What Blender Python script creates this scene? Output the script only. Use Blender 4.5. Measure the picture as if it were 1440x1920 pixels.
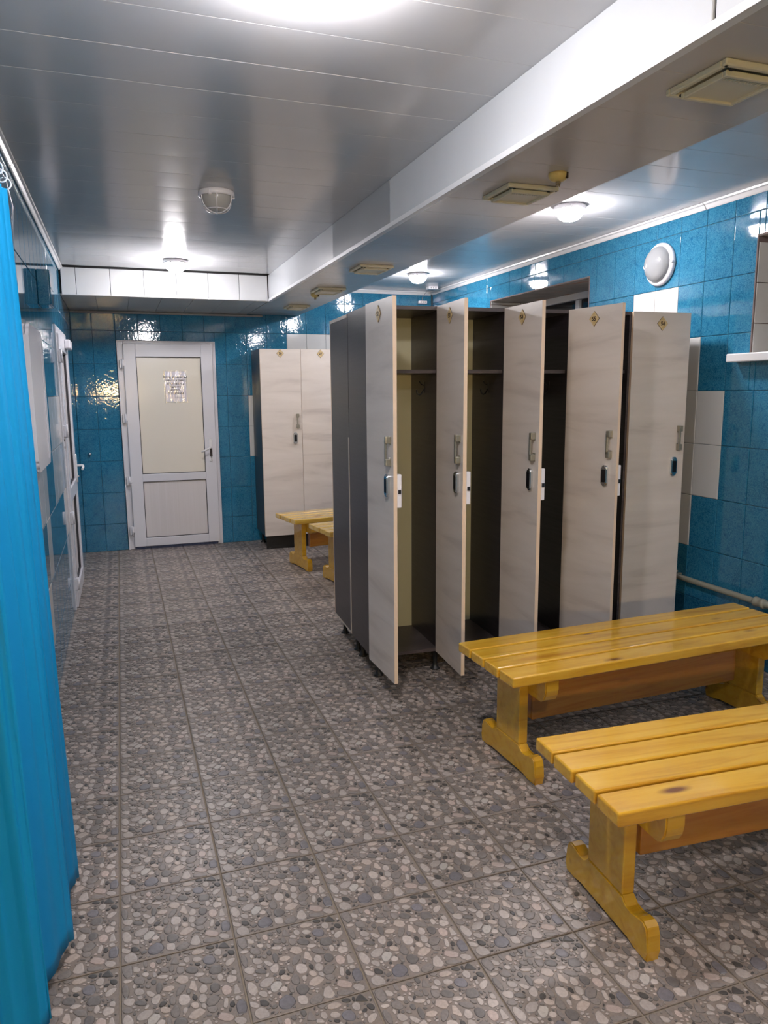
import bpy, bmesh, math, random
from mathutils import Vector, Matrix
random.seed(7)
C = bpy.context.scene.collection
for o in list(bpy.data.objects): bpy.data.objects.remove(o)
PI = math.pi

# ------------------------------------------------------------ camera, world, exposure
F, YAW, PITCH, ROLL, HC = 1394.8167, 0.337764, 0.160956, -0.0075376, 1.50141
fw = Vector((math.sin(YAW)*math.cos(PITCH), math.cos(YAW)*math.cos(PITCH), -math.sin(PITCH)))
rt = Vector((math.cos(YAW), -math.sin(YAW), 0)); up = rt.cross(fw)
r_ = rt*math.cos(ROLL)+up*math.sin(ROLL); u_ = -rt*math.sin(ROLL)+up*math.cos(ROLL)
cd = bpy.data.cameras.new('camera'); cam = bpy.data.objects.new('camera', cd); C.objects.link(cam)
cd.sensor_fit = 'HORIZONTAL'; cd.sensor_width = 36; cd.lens = F/1440*36; cd.clip_start = .02
M = Matrix.Identity(4)
for i in range(3): M[i][0] = r_[i]; M[i][1] = u_[i]; M[i][2] = -fw[i]
M[2][3] = HC
cam.matrix_world = M
bpy.context.scene.camera = cam
w = bpy.data.worlds.new('world'); bpy.context.scene.world = w; w.use_nodes = True
w.node_tree.nodes['Background'].inputs[0].default_value = (.012, .016, .03, 1)
w.node_tree.nodes['Background'].inputs[1].default_value = 1
vs = bpy.context.scene.view_settings
vs.view_transform = 'Standard'; vs.look = 'None'; vs.gamma = 1; vs.use_curve_mapping = False
vs.exposure = 2.15
LAMP = 62.0      # radiance of the lit globes

# ------------------------------------------------------------ materials
def mat(name, col, rough=.5, metal=0, coat=0, spec=.5, emit=None, estr=0):
    m = bpy.data.materials.new(name); m.use_nodes = True
    b = m.node_tree.nodes['Principled BSDF']
    b.inputs['Base Color'].default_value = (*col, 1); b.inputs['Roughness'].default_value = rough
    b.inputs['Metallic'].default_value = metal; b.inputs['Coat Weight'].default_value = coat
    b.inputs['Specular IOR Level'].default_value = spec
    if emit: b.inputs['Emission Color'].default_value = (*emit, 1); b.inputs['Emission Strength'].default_value = estr
    return m
class N:
    def __init__(s, m): s.m = m; s.t = m.node_tree; s.b = s.t.nodes['Principled BSDF']
    def n(s, typ, **k):
        x = s.t.nodes.new(typ)
        for a, v in k.items():
            if a in x.inputs: x.inputs[a].default_value = v
            else: setattr(x, a, v)
        return x
    def l(s, a, b): s.t.links.new(a, b)
    def coords(s, scale=(1, 1, 1), kind='Object', rnd=False):
        tc = s.n('ShaderNodeTexCoord'); mp = s.n('ShaderNodeMapping'); mp.inputs['Scale'].default_value = scale
        s.l(tc.outputs[kind], mp.inputs[0])
        if rnd:
            oi = s.n('ShaderNodeObjectInfo'); mu = s.n('ShaderNodeMath', operation='MULTIPLY'); mu.inputs[1].default_value = 37
            s.l(oi.outputs['Random'], mu.inputs[0]); cx = s.n('ShaderNodeCombineXYZ')
            for i in range(3): s.l(mu.outputs[0], cx.inputs[i])
            s.l(cx.outputs[0], mp.inputs['Location'])
        return mp.outputs[0]
    def ramp(s, fac, stops):
        r = s.n('ShaderNodeValToRGB'); e = r.color_ramp.elements
        while len(e) < len(stops): e.new(.5)
        for k, (p, c) in enumerate(stops): e[k].position = p; e[k].color = (*c, 1)
        s.l(fac, r.inputs[0]); return r.outputs[0]
    def noise(s, vec, sc, det=4, rough=.5, dist=0):
        x = s.n('ShaderNodeTexNoise'); x.inputs['Scale'].default_value = sc; x.inputs['Detail'].default_value = det
        x.inputs['Roughness'].default_value = rough; x.inputs['Distortion'].default_value = dist
        s.l(vec, x.inputs['Vector']); return x.outputs['Fac']
    def bump(s, fac, st, dist=.001):
        b = s.n('ShaderNodeBump'); b.inputs['Strength'].default_value = st; b.inputs['Distance'].default_value = dist
        s.l(fac, b.inputs['Height']); s.l(b.outputs[0], s.b.inputs['Normal'])
    def base(s, c): s.l(c, s.b.inputs['Base Color'])
    def mix(s, f, a, b, mode='MIX'):
        x = s.n('ShaderNodeMix'); x.data_type = 'RGBA'; x.blend_type = mode
        if hasattr(f, 'links'): s.l(f, x.inputs[0])
        else: x.inputs[0].default_value = f
        for v, i in ((a, 6), (b, 7)):
            if hasattr(v, 'links'): s.l(v, x.inputs[i])
            else: x.inputs[i].default_value = (*v, 1)
        return x.outputs[2]

def blue_tile(name, ripple):
    m = mat(name, (.02, .2, .35), .045); q = N(m)
    v = q.coords(rnd=True)
    a = q.noise(v, 9, 6, .65, 1.2); b = q.noise(v, 38, 5, .7, 2.5)
    c1 = q.ramp(a, [(.3, (.007, .105, .225)), (.7, (.018, .175, .325))])
    f = q.ramp(b, [(.44, (0, 0, 0)), (.5, (.55, .55, .55)), (.56, (0, 0, 0))])
    q.base(q.mix(f, c1, (.10, .38, .50)))
    q.bump(q.noise(v, 30, 1, .4, 1.4), ripple, .0009)
    return m
M_BLUE_R = blue_tile('blue_tile_right', .14)
M_BLUE_B = blue_tile('blue_tile_back', .42)
M_BLUE_L = blue_tile('blue_tile_left', .05)
M_WTILE = mat('white_tile', (.62, .62, .61), .12); q = N(M_WTILE); q.bump(q.noise(q.coords(rnd=True), 14, 2), .12, .001)
M_GROUT = mat('tile_grout', (.06, .11, .14), .8)
M_RGROUT = mat('reveal_grout', (.18, .13, .12), .8)
def pvc(name, col, rough, streak):
    m = mat(name, col, rough, spec=.6); q = N(m)
    g = q.noise(q.coords(streak), 1, 3, .6); q.bump(g, .05, .0006)
    d = q.noise(q.coords((1.3, 1.3, 1.3)), 2, 4)
    q.base(q.ramp(d, [(.3, tuple(c*.93 for c in col)), (.7, col)])); return m
M_CEIL = pvc('ceiling_pvc', (.60, .60, .61), .17, (1.0, 90, 1))
M_SOFFIT = pvc('soffit_pvc', (.58, .54, .51), .22, (1.5, 60, 1))
M_FASCIA = pvc('fascia_pvc', (.64, .66, .68), .25, (1, 1, 1))
M_TRIM = mat('white_trim', (.78, .78, .79), .3)
M_DARK = mat('dark_gap', (.02, .02, .02), .9)
M_PVCW = mat('white_door_pvc', (.72, .72, .77), .22)
M_CREAM = mat('cream_panel', (.82, .77, .67), .15)
M_LOWP = mat('door_low_panel', (.70, .68, .68), .3); q = N(M_LOWP)
q.base(q.ramp(q.noise(q.coords((60, 1, .6)), 1, 3), [(.3, (.69, .66, .66)), (.7, (.73, .70, .71))]))
M_GASKET = mat('black_gasket', (.03, .03, .035), .5)
M_CHROME = mat('chrome', (.75, .78, .8), .12, 1)
M_DCHROME = mat('dark_chrome', (.12, .10, .10), .2, .8)
M_LOCK = mat('black_lock_face', (.01, .01, .012), .12)
M_NICKEL = mat('satin_nickel', (.36, .335, .27), .32, .6)
M_WPLAST = mat('white_plastic', (.82, .80, .84), .2)
M_HOOK = mat('black_hook', (.012, .012, .014), .3)
M_FOOT = mat('black_plastic_foot', (.012, .012, .012), .45)
M_PEACH = mat('peach_edge_band', (.78, .60, .44), .4)
M_EDGE = mat('cream_edge_band', (.50, .44, .38), .4)
def lam(name, stops, scale, b, rough, rnd=True):
    m = mat(name, (.5, .5, .5), rough); q = N(m); v = q.coords(scale, rnd=rnd)
    n1 = q.noise(v, 1.0, 5, .55, .6)
    q.b.inputs['Specular IOR Level'].default_value = .5 if 'pale' in name else .36
    q.base(q.ramp(n1, stops)); q.bump(q.noise(q.coords((30, 30, 260)), 1, 3), b, .0006); return m
M_PALE = lam('pale_laminate', [(.30, (.54, .475, .425)), (.45, (.66, .59, .53)), (.7, (.73, .66, .60))], (1.3, 1.3, 9), .25, .30)
M_WENGE = lam('wenge_laminate', [(.3, (.016, .012, .016)), (.7, (.032, .026, .031))], (3, 3, 90), .5, .30)
M_WENGEB = lam('wenge_edge', [(.3, (.055, .045, .048)), (.7, (.10, .085, .088))], (3, 3, 40), .2, .35)
M_HDF = mat('cream_back_panel', (.62, .60, .42), .35)
M_PLATE = mat('brass_plate', (.62, .47, .24), .3); q = N(M_PLATE); q.base(q.ramp(q.noise(q.coords((30, 30, 60)), 1, 3), [(.3, (.50, .33, .12)), (.7, (.72, .58, .34))]))
M_BROWN = mat('burnt_brown_ink', (.035, .014, .005), .6)
def wood(name, a, b, c):
    m = mat(name, b, .22, coat=.7); q = N(m); m.node_tree.nodes['Principled BSDF'].inputs['Coat Roughness'].default_value = .08
    v = q.coords((1.2, 14, 14), rnd=True)
    n1 = q.noise(v, 1.2, 5, .6, 1.6)
    col = q.ramp(n1, [(.25, a), (.5, b), (.75, c)])
    vo = q.n('ShaderNodeTexVoronoi'); vo.inputs['Scale'].default_value = 1; vo.inputs['Randomness'].default_value = 1
    q.l(q.coords((2.2, 7, 7), rnd=True), vo.inputs['Vector'])
    kn = q.ramp(vo.outputs['Distance'], [(.05, (1, 1, 1)), (.13, (0, 0, 0))])
    col = q.mix(kn, col, (.20, .07, .008))
    q.base(col); q.bump(n1, .08, .0008); return m
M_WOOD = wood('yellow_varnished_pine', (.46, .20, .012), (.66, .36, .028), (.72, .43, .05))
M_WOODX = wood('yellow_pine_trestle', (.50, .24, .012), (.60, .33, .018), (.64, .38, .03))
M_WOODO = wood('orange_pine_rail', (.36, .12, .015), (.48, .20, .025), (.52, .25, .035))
M_BENCHB = wood('pale_yellow_pine', (.52, .29, .04), (.64, .40, .07), (.70, .48, .11))
M_CLOTH = mat('turquoise_cloth', (.003, .25, .52), .55); q = N(M_CLOTH)
q.bump(q.noise(q.coords((1, 1, 1)), 700, 2), .1, .0003)
q.b.inputs['Specular IOR Level'].default_value = .25
M_GLOBE = mat('lit_globe', (.9, .9, .9), .3, emit=(1.0, .955, .985), estr=LAMP)
M_OPAL = mat('opal_glass', (.30, .31, .32), .12)
M_OFFGL = mat('frosted_glass_off', (.46, .45, .43), .2)
M_VENT = mat('aged_cream_plastic', (.66, .61, .46), .4)
M_YELLOW = mat('yellowed_plastic', (.62, .47, .16), .3)
M_PIPE = mat('beige_painted_pipe', (.30, .29, .23), .35)
M_PAPER = mat('paper', (.88, .85, .95), .5)
M_INK = mat('ink', (.06, .06, .07), .6)
M_GLASS = mat('dark_window_glass', (.02, .022, .028), .05)
M_STONE = mat('rough_soffit', (.3, .27, .25), .7); q = N(M_STONE)
q.base(q.ramp(q.noise(q.coords((1.2, 1.2, 8)), 2.2, 5, .6, .8), [(.35, (.30, .28, .27)), (.55, (.42, .40, .39)), (.62, (.42, .22, .13)), (.7, (.36, .33, .31))]))
M_SLEEVE = bpy.data.materials.new('clear_sleeve'); M_SLEEVE.use_nodes = True
t = M_SLEEVE.node_tree; t.nodes.clear()
o_ = t.nodes.new('ShaderNodeOutputMaterial'); mx = t.nodes.new('ShaderNodeMixShader'); tr = t.nodes.new('ShaderNodeBsdfTransparent')
gl = t.nodes.new('ShaderNodeBsdfGlossy'); gl.inputs['Roughness'].default_value = .12; mx.inputs[0].default_value = .24
nz = t.nodes.new('ShaderNodeTexNoise'); nz.inputs['Scale'].default_value = 16; tcs = t.nodes.new('ShaderNodeTexCoord'); mps = t.nodes.new('ShaderNodeMapping')
mps.inputs['Rotation'].default_value = (0, .7, 0); mps.inputs['Scale'].default_value = (3, 1, .5)
bp = t.nodes.new('ShaderNodeBump'); bp.inputs['Distance'].default_value = .01
t.links.new(tcs.outputs['Object'], mps.inputs[0]); t.links.new(mps.outputs[0], nz.inputs['Vector']); t.links.new(nz.outputs[0], bp.inputs['Height'])
t.links.new(bp.outputs[0], gl.inputs['Normal']); t.links.new(tr.outputs[0], mx.inputs[1]); t.links.new(gl.outputs[0], mx.inputs[2]); t.links.new(mx.outputs[0], o_.inputs[0])
M_FTILE = mat('pebble_tile', (.3, .28, .26), .38); q = N(M_FTILE)
at_ = q.n('ShaderNodeVertexColor'); at_.layer_name = 'stone'
oi = q.n('ShaderNodeObjectInfo'); sh = q.ramp(oi.outputs['Random'], [(0, (.90, .88, .86)), (1, (1.08, 1.05, 1.04))])
col = q.mix(1.0, at_.outputs['Color'], sh, 'MULTIPLY')
nn = q.noise(q.coords((1, 1, 1), kind='Object'), 120, 5, .65); col = q.mix(1.0, col, q.ramp(nn, [(.3, (.82, .81, .80)), (.7, (1.12, 1.12, 1.12))]), 'MULTIPLY')
q.base(col); q.bump(nn, .1, .0004)
M_FGROUT = mat('floor_grout', (.25, .205, .155), .8)

# ------------------------------------------------------------ mesh helpers
def BM(): return bmesh.new()
def box(bm, x0, x1, y0, y1, z0, z1, mi=0, bev=0, seg=1):
    v = [bm.verts.new((x, y, z)) for x in (x0, x1) for y in (y0, y1) for z in (z0, z1)]
    fs = []
    for ids in ((0, 1, 3, 2), (4, 6, 7, 5), (0, 4, 5, 1), (2, 3, 7, 6), (0, 2, 6, 4), (1, 5, 7, 3)):
        f = bm.faces.new([v[i] for i in ids]); f.material_index = mi; fs.append(f)
    if bev:
        es = list({e for f in fs for e in f.edges})
        r = bmesh.ops.bevel(bm, geom=es, offset=bev, segments=seg, affect='EDGES', profile=.5)
        for f in r['faces']: f.material_index = mi
    return fs
def prism(bm, pts, a, b, axis='x', mi=0, bev=0, seg=1):
    def P(p, t): return {'x': (t, p[0], p[1]), 'y': (p[0], t, p[1]), 'z': (p[0], p[1], t)}[axis]
    A = [bm.verts.new(P(p, a)) for p in pts]; B = [bm.verts.new(P(p, b)) for p in pts]; n = len(pts); fs = []
    fs.append(bm.faces.new(A[::-1])); fs.append(bm.faces.new(B))
    for i in range(n): fs.append(bm.faces.new([A[i], A[(i+1) % n], B[(i+1) % n], B[i]]))
    for f in fs: f.material_index = mi
    if bev:
        es = list({e for f in fs[:2] for e in f.edges})
        r = bmesh.ops.bevel(bm, geom=es, offset=bev, segments=seg, affect='EDGES')
        for f in r['faces']: f.material_index = mi
def lathe(bm, prof, n=32, mi=0, mtx=None, sx=1):
    rings = []
    for (r, z) in prof:
        if r < 1e-5: rings.append([bm.verts.new((0, 0, z))])
        else: rings.append([bm.verts.new((r*math.cos(2*PI*k/n)*sx, r*math.sin(2*PI*k/n), z)) for k in range(n)])
    for a, b in zip(rings, rings[1:]):
        for k in range(n):
            k2 = (k+1) % n
            if len(a) == 1 and len(b) == 1: continue
            if len(a) == 1: f = bm.faces.new([a[0], b[k], b[k2]])
            elif len(b) == 1: f = bm.faces.new([a[k], a[k2], b[0]])
            else: f = bm.faces.new([a[k], a[k2], b[k2], b[k]])
            f.smooth = True; f.material_index = mi
    if mtx: bmesh.ops.transform(bm, matrix=mtx, verts=[v for r in rings for v in r])
def tube(bm, pts, r, n=8, mi=0, closed=False):
    pts = [Vector(p) for p in pts]; rings = []; m = len(pts)
    ref = None
    for i, p in enumerate(pts):
        if closed: d = pts[(i+1) % m]-pts[i-1]
        else: d = pts[min(i+1, m-1)]-pts[max(i-1, 0)]
        d.normalize()
        if ref is None: ref = Vector((0, 0, 1)) if abs(d.z) < .9 else Vector((1, 0, 0))
        a = d.cross(ref).normalized(); b = a.cross(d).normalized(); ref = b
        rings.append([bm.verts.new(p+a*r*math.cos(2*PI*k/n)+b*r*math.sin(2*PI*k/n)) for k in range(n)])
    for i in range(m if closed else m-1):
        A, B = rings[i], rings[(i+1) % m]
        for k in range(n):
            f = bm.faces.new([A[k], A[(k+1) % n], B[(k+1) % n], B[k]]); f.smooth = True; f.material_index = mi
    if not closed:
        for rr in (rings[0], rings[-1]):
            f = bm.faces.new(rr); f.material_index = mi
def rrect(w, h, r, n=4, cx=0, cy=0):
    pts = []
    for (sx, sy, a0) in ((1, 1, 0), (-1, 1, 90), (-1, -1, 180), (1, -1, 270)):
        for k in range(n+1):
            a = math.radians(a0+90*k/n); pts.append((cx+sx*(w/2-r)+r*math.cos(a), cy+sy*(h/2-r)+r*math.sin(a)))
    return pts
def mesh(name, bm, mats):
    bmesh.ops.recalc_face_normals(bm, faces=bm.faces)
    me = bpy.data.meshes.new(name); bm.to_mesh(me); bm.free()
    for m in (mats if isinstance(mats, (list, tuple)) else [mats]): me.materials.append(m)
    return me
def obj(name, bm, mats, parent=None, loc=(0, 0, 0), rz=0):
    me = bm if isinstance(bm, bpy.types.Mesh) else mesh(name, bm, mats)
    o = bpy.data.objects.new(name, me); C.objects.link(o); o.location = loc; o.rotation_euler = (0, 0, rz)
    if parent: o.parent = parent
    return o
def tag(o, label=None, cat=None, group=None, kind=None):
    if label: o['label'] = label
    if cat: o['category'] = cat
    if group: o['group'] = group
    if kind: o['kind'] = kind
    return o
def empty(name, loc, rot=(0, 0, 0), label=None, cat=None, group=None, kind=None):
    o = bpy.data.objects.new(name, None); C.objects.link(o); o.location = loc; o.rotation_euler = rot; o.empty_display_size = .1
    return tag(o, label, cat, group, kind)
def copy_tree(o, parent=None):
    c = o.copy(); C.objects.link(c); c.parent = parent
    for ch in list(o.children): copy_tree(ch, c)
    return c
def text_mesh(s, size, depth=.0006, bold=0.0, align='CENTER'):
    cu = bpy.data.curves.new('t', 'FONT'); cu.body = s; cu.size = size; cu.extrude = depth; cu.offset = bold
    cu.align_x = align; cu.align_y = 'CENTER'; cu.resolution_u = 2
    o = bpy.data.objects.new('t', cu); C.objects.link(o)
    dg = bpy.context.evaluated_depsgraph_get(); me = bpy.data.meshes.new_from_object(o.evaluated_get(dg))
    bpy.data.objects.remove(o); return me
def add_mesh(bm, me, mtx, mi):
    n0 = len(bm.verts); f0 = len(bm.faces); bm.from_mesh(me); bm.verts.ensure_lookup_table(); bm.faces.ensure_lookup_table()
    bmesh.ops.transform(bm, matrix=mtx, verts=bm.verts[n0:])
    for f in bm.faces[f0:]: f.material_index = mi

# ------------------------------------------------------------ room constants
XL, XR, YB, YF = -.376, 3.18, 7.5, -1.6
ZL, ZR, ZB = 2.46, 2.53, 2.25
BX0, BX1, BY = 1.235, 1.73, 6.38

# ------------------------------------------------------------ floor
bm = BM(); box(bm, -1.86, XR+.16, YF-.16, YB+.16, -.15, -.0045)
floor = tag(obj('floor', bm, M_FGROUT), kind='structure')
S = .30; J = .005
seeds = [(570,1015,90,58,0,'l'),(533,967,30,60,80,'w'),(593,957,48,34,0,'k'),(727,953,105,62,25,'b'),(823,943,66,52,0,'w4'),(905,942,85,42,20,'g'),(985,905,80,92,0,'w3'),
(1078,908,105,26,4,'g'),(1082,860,100,40,-8,'p'),(1172,880,68,34,0,'l'),(1178,812,56,78,0,'b'),(1127,800,28,32,0,'k'),(1090,795,28,60,-8,'w4'),(1013,823,52,32,0,'g'),
(1018,780,85,44,25,'g'),(925,845,98,42,25,'c'),(915,803,46,28,0,'c'),(855,775,62,56,0,'w'),(835,887,72,50,5,'d'),(770,885,28,42,0,'g'),(725,885,44,28,20,'w'),
(683,870,84,40,35,'v'),(543,882,55,68,0,'l'),(600,910,50,32,0,'l'),(636,848,90,42,25,'l'),(805,833,46,58,0,'g'),(750,825,55,30,0,'c'),(735,795,42,22,25,'k'),
(550,785,62,36,12,'w'),(612,790,60,26,0,'d'),(541,826,50,28,0,'g'),(697,773,58,40,35,'w'),(790,780,36,40,0,'g'),(605,737,50,34,0,'l'),(530,735,34,62,0,'g'),
(668,748,50,26,-20,'w'),(715,718,34,48,0,'d'),(768,722,64,26,8,'c'),(835,728,30,66,-40,'g'),(905,712,54,74,0,'c3'),(962,724,44,44,0,'w'),(1030,717,54,42,0,'d'),
(1095,730,52,50,0,'p'),(1153,727,40,66,12,'l3'),(978,684,78,26,-5,'g'),(1125,675,58,40,5,'w'),(1060,668,32,32,0,'w'),(1035,630,84,46,6,'d4'),(900,632,62,34,0,'d'),
(845,678,82,40,0,'c'),(835,630,44,38,0,'g'),(785,625,28,30,0,'g'),(942,655,60,18,5,'w'),(1000,582,62,44,0,'b'),(930,580,50,24,0,'w'),(872,582,36,26,0,'l'),
(935,543,80,22,10,'c'),(1005,520,44,16,0,'k'),(1085,512,66,34,0,'k3'),(1050,545,40,34,0,'l'),(1125,545,36,24,-15,'k'),(1118,592,62,26,28,'w'),(1140,645,30,30,0,'l'),
(805,588,46,44,0,'g3'),(545,640,62,58,0,'g'),(605,682,54,40,0,'g'),(588,630,46,24,0,'l'),(640,653,38,20,0,'w'),(685,690,28,26,0,'d'),(737,665,60,18,5,'w'),
(745,632,44,22,0,'g'),(715,590,30,18,0,'d'),(640,600,22,40,15,'g'),(680,608,30,30,0,'p'),(540,686,48,16,5,'w'),(960,770,50,40,20,'l'),(915,766,28,26,0,'k'),(1160,770,36,22,0,'l'),(860,828,24,32,-20,'w'),(965,808,30,26,0,'l'),(880,735,24,30,0,'g'),(690,655,26,22,0,'l'),(770,572,28,26,0,'d'),(870,542,44,20,0,'g'),(845,606,40,18,0,'w')]
# homography crop px -> tile (u,v)
def homog(src, dst):
    A = []; 
    for (x, y), (u, v) in zip(src, dst):
        A.append([x, y, 1, 0, 0, 0, -u*x, -u*y, u]); A.append([0, 0, 0, x, y, 1, -v*x, -v*y, v])
    n = 8
    for i in range(n):
        p = max(range(i, n), key=lambda k: abs(A[k][i])); A[i], A[p] = A[p], A[i]
        for k in range(n):
            if k != i:
                f = A[k][i]/A[i][i]; A[k] = [a-f*b for a, b in zip(A[k], A[i])]
    h = [A[i][8]/A[i][i] for i in range(8)]
    return lambda x, y: ((h[0]*x+h[1]*y+h[2])/(h[6]*x+h[7]*y+1), (h[3]*x+h[4]*y+h[5])/(h[6]*x+h[7]*y+1))
Hm = homog([(500, 1062), (1237, 893), (1145, 475), (500, 612)], [(0, 0), (S, 0), (S, S), (0, S)])
TONE = {'w': (.45, .40, .37), 'l': (.39, .35, .325), 'c': (.46, .39, .345), 'p': (.44, .36, .325), 'v': (.47, .44, .41), 'g': (.22, .198, .185), 'd': (.15, .138, .132), 'b': (.18, .172, .188), 'k': (.07, .066, .063)}
peb = []
for (x, y, pw, ph, ang, t_) in seeds:
    c0 = Hm(x, y); a = math.radians(ang); k = int(t_[1]) if len(t_) > 1 else 0; pts = []
    n = 12
    for i in range(n):
        th = 2*PI*i/n; rx, ry = math.cos(th), math.sin(th)
        if k:
            seg = 2*PI/k; ph0 = PI/2 if k == 3 else PI/4
            d = ((th-ph0+seg/2) % seg)-seg/2; rr = math.cos(PI/k)/math.cos(abs(d)-PI/k) if abs(d) <= seg/2 else 1
            rr = .95*rr+.17; rx *= rr; ry *= rr
        else: rr = 1+.07*math.sin(2*th+x)+.05*math.sin(3*th+y); rx *= rr; ry *= rr
        dx, dy = rx*pw/2*1.14, ry*ph/2*1.14
        Y = y-(dy*math.cos(a)+dx*math.sin(a)*1.0) if ang else y-dy
        X = x+dx*math.cos(a)-dy*math.sin(a)
        pts.append(Hm(X, Y))
    col = Vector(TONE[t_[0]])*random.uniform(.9, 1.1)
    peb.append([c0, pts, col])
def rad(p): return sum(math.dist(p[0], q) for q in p[1])/len(p[1])
# fill the gaps with small pebbles
tries = 0
while tries < 9000 and len(peb) < 230:
    tries += 1
    r = random.uniform(.0035, .0085) if tries < 5000 else random.uniform(.0025, .0045)
    c0 = (random.uniform(.004+r, S-.004-r), random.uniform(.004+r, S-.004-r))
    if any(math.dist(c0, q) < r*.85 for p in peb for q in p[1]+[p[0]]): continue
    if any(math.dist(c0, p[0]) < r*.8+rad(p)*.85 for p in peb): continue
    st = random.uniform(1, 1.5); aa = random.uniform(0, PI)
    pts = [(c0[0]+r*.9*(st*math.cos(t)*math.cos(aa)-math.sin(t)/st*math.sin(aa)), c0[1]+r*.9*(st*math.cos(t)*math.sin(aa)+math.sin(t)/st*math.cos(aa))) for t in [2*PI*i/8 for i in range(8)]]
    tn = random.choice('wlllccpggggdddk'); peb.append([c0, pts, Vector(TONE[tn])*random.uniform(.85, 1.1)])
# clip against neighbours
def clip(pts, n, d):
    out = []
    for i in range(len(pts)):
        a, b = pts[i], pts[(i+1) % len(pts)]; da = a[0]*n[0]+a[1]*n[1]-d; db = b[0]*n[0]+b[1]*n[1]-d
        if da <= 0: out.append(a)
        if (da < 0 < db) or (db < 0 < da): s = da/(da-db); out.append((a[0]+(b[0]-a[0])*s, a[1]+(b[1]-a[1])*s))
    return out
for i, p in enumerate(peb):
    pts = p[1]; rp = rad(p)
    for j, o2 in enumerate(peb):
        if i == j: continue
        D = math.dist(p[0], o2[0]); ro = rad(o2)
        if D > (rp+ro)*1.9: continue
        n = ((o2[0][0]-p[0][0])/D, (o2[0][1]-p[0][1])/D)
        sp = max(((q[0]-p[0][0])*n[0]+(q[1]-p[0][1])*n[1]) for q in p[1]); so = max((-(q[0]-o2[0][0])*n[0]-(q[1]-o2[0][1])*n[1]) for q in o2[1])
        if sp+so > D-.0012:
            cut = D*sp/(sp+so)-.0007; pts = clip(pts, n, p[0][0]*n[0]+p[0][1]*n[1]+cut)
    for n, d in (((1, 0), S-.0035), ((-1, 0), -.0035), ((0, 1), S-.0035), ((0, -1), -.0035)): pts = clip(pts, n, d)
    p.append(pts)
MORT = (.225, .192, .168)
def tile_mesh(fine):
    verts, faces, cols = [], [], []
    def add(vs, fs, col):
        b = len(verts); verts.extend(vs)
        for f in fs: faces.append([b+i for i in f]); cols.append(col)
    a, b = J/2, S-J/2; e = .0015
    add([(a, a, -.008), (b, a, -.008), (b, b, -.008), (a, b, -.008), (a, a, -e), (b, a, -e), (b, b, -e), (a, b, -e), (a+e, a+e, 0), (b-e, a+e, 0), (b-e, b-e, 0), (a+e, b-e, 0)],
        [(0, 1, 5, 4), (1, 2, 6, 5), (2, 3, 7, 6), (3, 0, 4, 7), (4, 5, 9, 8), (5, 6, 10, 9), (6, 7, 11, 10), (7, 4, 8, 11), (8, 9, 10, 11)], MORT)
    for c0, _, col, pts in peb:
        if len(pts) < 3: continue
        cx = sum(q[0] for q in pts)/len(pts); cy = sum(q[1] for q in pts)/len(pts); n = len(pts)
        h = .0016
        if fine:
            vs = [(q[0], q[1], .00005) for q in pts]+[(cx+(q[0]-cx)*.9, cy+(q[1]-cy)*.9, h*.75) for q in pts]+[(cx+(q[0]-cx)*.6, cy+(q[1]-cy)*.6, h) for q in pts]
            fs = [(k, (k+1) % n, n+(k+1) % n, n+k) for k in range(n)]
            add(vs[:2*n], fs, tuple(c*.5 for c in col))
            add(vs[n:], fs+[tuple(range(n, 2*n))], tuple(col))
        else:
            add([(q[0], q[1], .0003) for q in pts]+[(cx, cy, .0012)], [(k, (k+1) % n, n) for k in range(n)], tuple(col))
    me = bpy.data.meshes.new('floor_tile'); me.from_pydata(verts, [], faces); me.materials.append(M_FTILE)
    ca = me.color_attributes.new('stone', 'FLOAT_COLOR', 'CORNER'); k = 0
    for f, c in zip(me.polygons, cols):
        for _ in range(f.loop_total): ca.data[k].color = (*c, 1); k += 1
    return me
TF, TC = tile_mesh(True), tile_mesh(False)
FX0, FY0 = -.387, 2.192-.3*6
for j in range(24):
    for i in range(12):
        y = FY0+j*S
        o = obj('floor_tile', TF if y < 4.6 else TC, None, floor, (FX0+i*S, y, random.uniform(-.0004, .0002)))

# ------------------------------------------------------------ wall tiles
_tc = {}
def wtile(w, h, m):
    key = (round(w, 3), round(h, 3), m.name)
    if key not in _tc:
        a, b, e, g = w/2-.0012, h/2-.0012, .0035, .0016; T = .006
        v = [(-a, 0, -b), (a, 0, -b), (a, 0, b), (-a, 0, b), (-a, -T+g, -b), (a, -T+g, -b), (a, -T+g, b), (-a, -T+g, b),
             (-a+e, -T, -b+e), (a-e, -T, -b+e), (a-e, -T, b-e), (-a+e, -T, b-e)]
        f = [(0, 1, 5, 4), (1, 2, 6, 5), (2, 3, 7, 6), (3, 0, 4, 7), (4, 5, 9, 8), (5, 6, 10, 9), (6, 7, 11, 10), (7, 4, 8, 11), (8, 9, 10, 11)]
        me = bpy.data.meshes.new('wall_tile'); me.from_pydata(v, [], f); me.materials.append(m); _tc[key] = me
    return _tc[key]
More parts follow.
